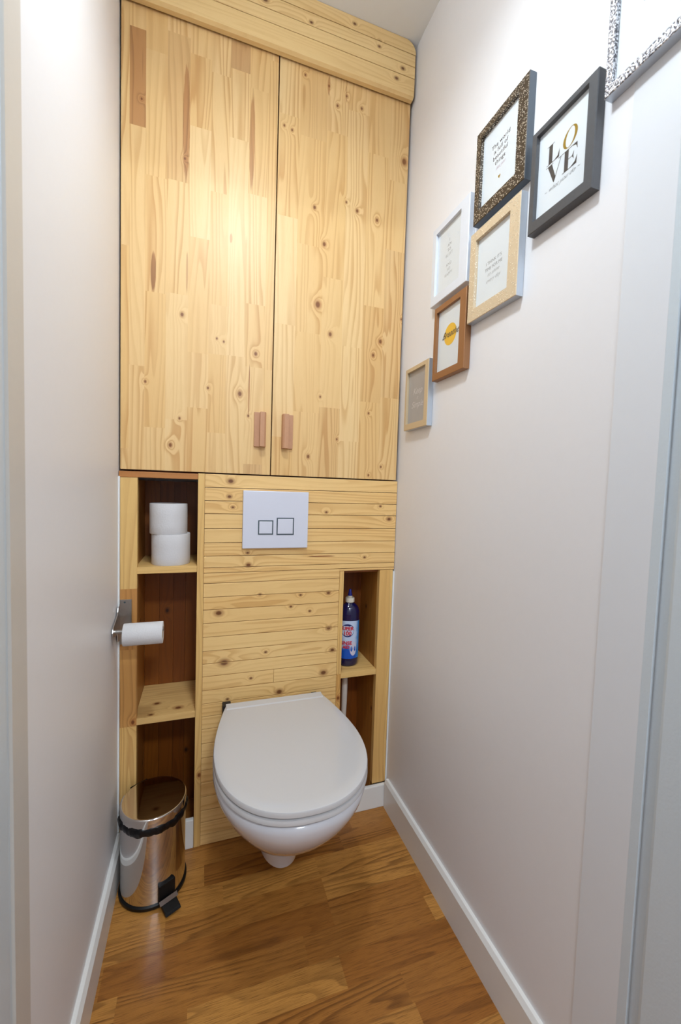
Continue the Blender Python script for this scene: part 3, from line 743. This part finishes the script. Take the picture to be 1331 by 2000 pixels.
def letters(pr, mp, s, size, ox, oy, mat, shear=0, bold=0, space=1.0, name='lettering'):
    me = text_mesh(s, size, shear, bold=bold, space=space)
    flat(name, [me], lambda x, y: mp(x+ox, y+oy), mat, pr)

# dark speckled frame
t, pr, mp = frame('dark brown speckled frame, highest of those below the silver one, with quote and gold heart', -.377, -.540, 1.7095, 1.9145, -.394, -.512, 1.737, 1.897, FM_DARK, FM_SLATE)
for s, oy in (('The world', .030), ('is full of', .017), ('beautiful', .004), ('things', -.009)): letters(pr, mp, s, .0125, 0, oy, INK, bold=.0001, space=1.1)
letters(pr, mp, 'like you', .0095, .002, -.022, PINKI, shear=.5)
hp = [(0, -.005), (.005, .001), (.0042, .0042), (.002, .0045), (0, .0025), (-.002, .0045), (-.0042, .0042), (-.005, .001)]
flat('heart', [[(a*.8, b*.8-.042) for a, b in hp]], mp, GOLDI, pr)
# LOVE frame
t, pr, mp = frame('charcoal wood frame with the large word LOVE, beside the dark speckled frame', -.557, -.698, 1.5875, 1.7755, -.569, -.681, 1.6075, 1.7655, FM_CHAR, FM_CHAR)
def ring(cx, cy, a, b, wa, wb, sh, n=40):
    out = []
    for i in range(n):
        q = []
        for (t_, ra, rb) in ((i, a, b), (i+1, a, b), (i+1, a-wa, b-wb), (i, a-wa, b-wb)):
            th = 2*PI*t_/n; x, y = ra*math.cos(th), rb*math.sin(th); q.append((cx+x+sh*y, cy+y))
        out.append(q)
    return out
def P(*pts): return [tuple(p) for p in pts]
LX = -.0335                # L over V in the left column, O over E in the right one
Lp = [P((LX+.002, .011), (LX+.0105, .011), (LX+.0105, .0445), (LX+.002, .0445)), P((LX-.002, .0437), (LX+.0145, .0437), (LX+.0145, .0447), (LX-.002, .0447)),
      P((LX-.002, .0105), (LX+.026, .0105), (LX+.026, .0117), (LX-.002, .0117)), P((LX+.026, .0105), (LX+.027, .025), (LX+.0225, .0145), (LX+.015, .0117))]
Vp = [P((LX+.001, .0075), (LX+.0105, .0075), (LX+.0205, -.0215), (LX+.016, -.0285)), P((LX-.003, .0068), (LX+.0135, .0068), (LX+.0135, .0078), (LX-.003, .0078)),
      P((LX+.0158, -.0285), (LX+.0172, -.0285), (LX+.0318, .0075), (LX+.0305, .0075)), P((LX+.025, .0068), (LX+.037, .0068), (LX+.037, .0078), (LX+.025, .0078))]
EX, EY = .0055, -.028
Ep = [P((EX, EY), (EX+.0085, EY), (EX+.0085, EY+.0355), (EX, EY+.0355)), P((EX-.004, EY-.0003), (EX+.026, EY-.0003), (EX+.026, EY+.0009), (EX-.004, EY+.0009)), P((EX-.004, EY+.0347), (EX+.026, EY+.0347), (EX+.026, EY+.0358), (EX-.004, EY+.0358)),
      P((EX+.026, EY-.0003), (EX+.027, EY+.014), (EX+.0225, EY+.005), (EX+.014, EY+.0009)), P((EX+.026, EY+.0358), (EX+.027, EY+.0235), (EX+.0235, EY+.0315), (EX+.016, EY+.0347)),
      P((EX+.0085, EY+.0173), (EX+.017, EY+.0173), (EX+.017, EY+.0185), (EX+.0085, EY+.0185)), P((EX+.020, EY+.025), (EX+.019, EY+.018), (EX+.020, EY+.011), (EX+.016, EY+.0173), (EX+.016, EY+.0185))]
flat('lettering', Lp+Vp+Ep, mp, INK, pr)
flat('lettering', ring(.0155, .0268, .0150, .0165, .0058, .0010, .14), mp, GOLDI, pr)
letters(pr, mp, '~ what you do ~', .0115, .000, -.0400, INKG, shear=.6, bold=-.0001)
# champagne speckled frame
t, pr, mp = frame('wide champagne speckled frame directly below the dark speckled frame', -.371, -.534, 1.4865, 1.692, -.392, -.505, 1.514, 1.670, FM_GOLD, FM_STEELP)
for s, oy in (("I THINK IT'S", .006), ('TIME FOR ME', -.007)): letters(pr, mp, s, .0098, 0, oy, INKG)
for s, oy in (('to shine', -.020), ('every day', -.034)): letters(pr, mp, s, .0120, 0, oy, INKL, shear=.5, bold=-.0001)
# white frame
t, pr, mp = frame('plain white frame hanging left of the champagne speckled one', -.194, -.360, 1.5945, 1.8015, -.2115, -.326, 1.618, 1.784, FM_WHITE, FM_WHITE)
for k, s in enumerate(('I', 'AM', 'SO', 'BLEST', '...', 'AND', 'SO', 'HAPPY')):
    letters(pr, mp, s, .0105, -.002, .040-k*.0125, INKG if k < 3 else INKL, space=1.2)
# copper frame
t, pr, mp = frame('copper-brown frame with the word Breathe over a yellow disc', -.220, -.3645, 1.3865, 1.5815, -.2315, -.3395, 1.405, 1.5665, FM_COP, FM_COP, PRINT)
flat('yellow_disc', disc(.0035, .008, .0275, 40), mp, YEL, pr)
mp2 = lambda a, b: tuple(c-(.0006 if i == 0 else 0) for i, c in enumerate(mp(a, b)))
letters(pr, mp2, 'Breathe', .0235, .0035, .0025, INK, shear=.6)
# small champagne frame
t, pr, mp = frame('smallest frame, thin champagne with a grey print, next to the cupboard door', -.062, -.2005, 1.2705, 1.458, -.073, -.181, 1.289, 1.446, FM_CHAMP, FM_STEELP, PGREY)
letters(pr, mp, 'Keep', .026, 0, .008, WINK, shear=.4); letters(pr, mp, 'it', .014, 0, -.008, WINK, shear=.4); letters(pr, mp, 'Simple', .026, 0, -.032, WINK, shear=.4)
# silver frame cut by the picture edge
t, pr, mp = frame('hammered silver frame at the top right, cut off by the picture edge', -.7105, -.8600, 1.7125, 1.93, -.7230, -.848, 1.727, 1.918, FM_SILV, FM_STEELP)
letters(pr, mp, 'HOME', .020, .002, -.012, INKG); letters(pr, mp, 'SWEET', .014, 0, .02, INKG)
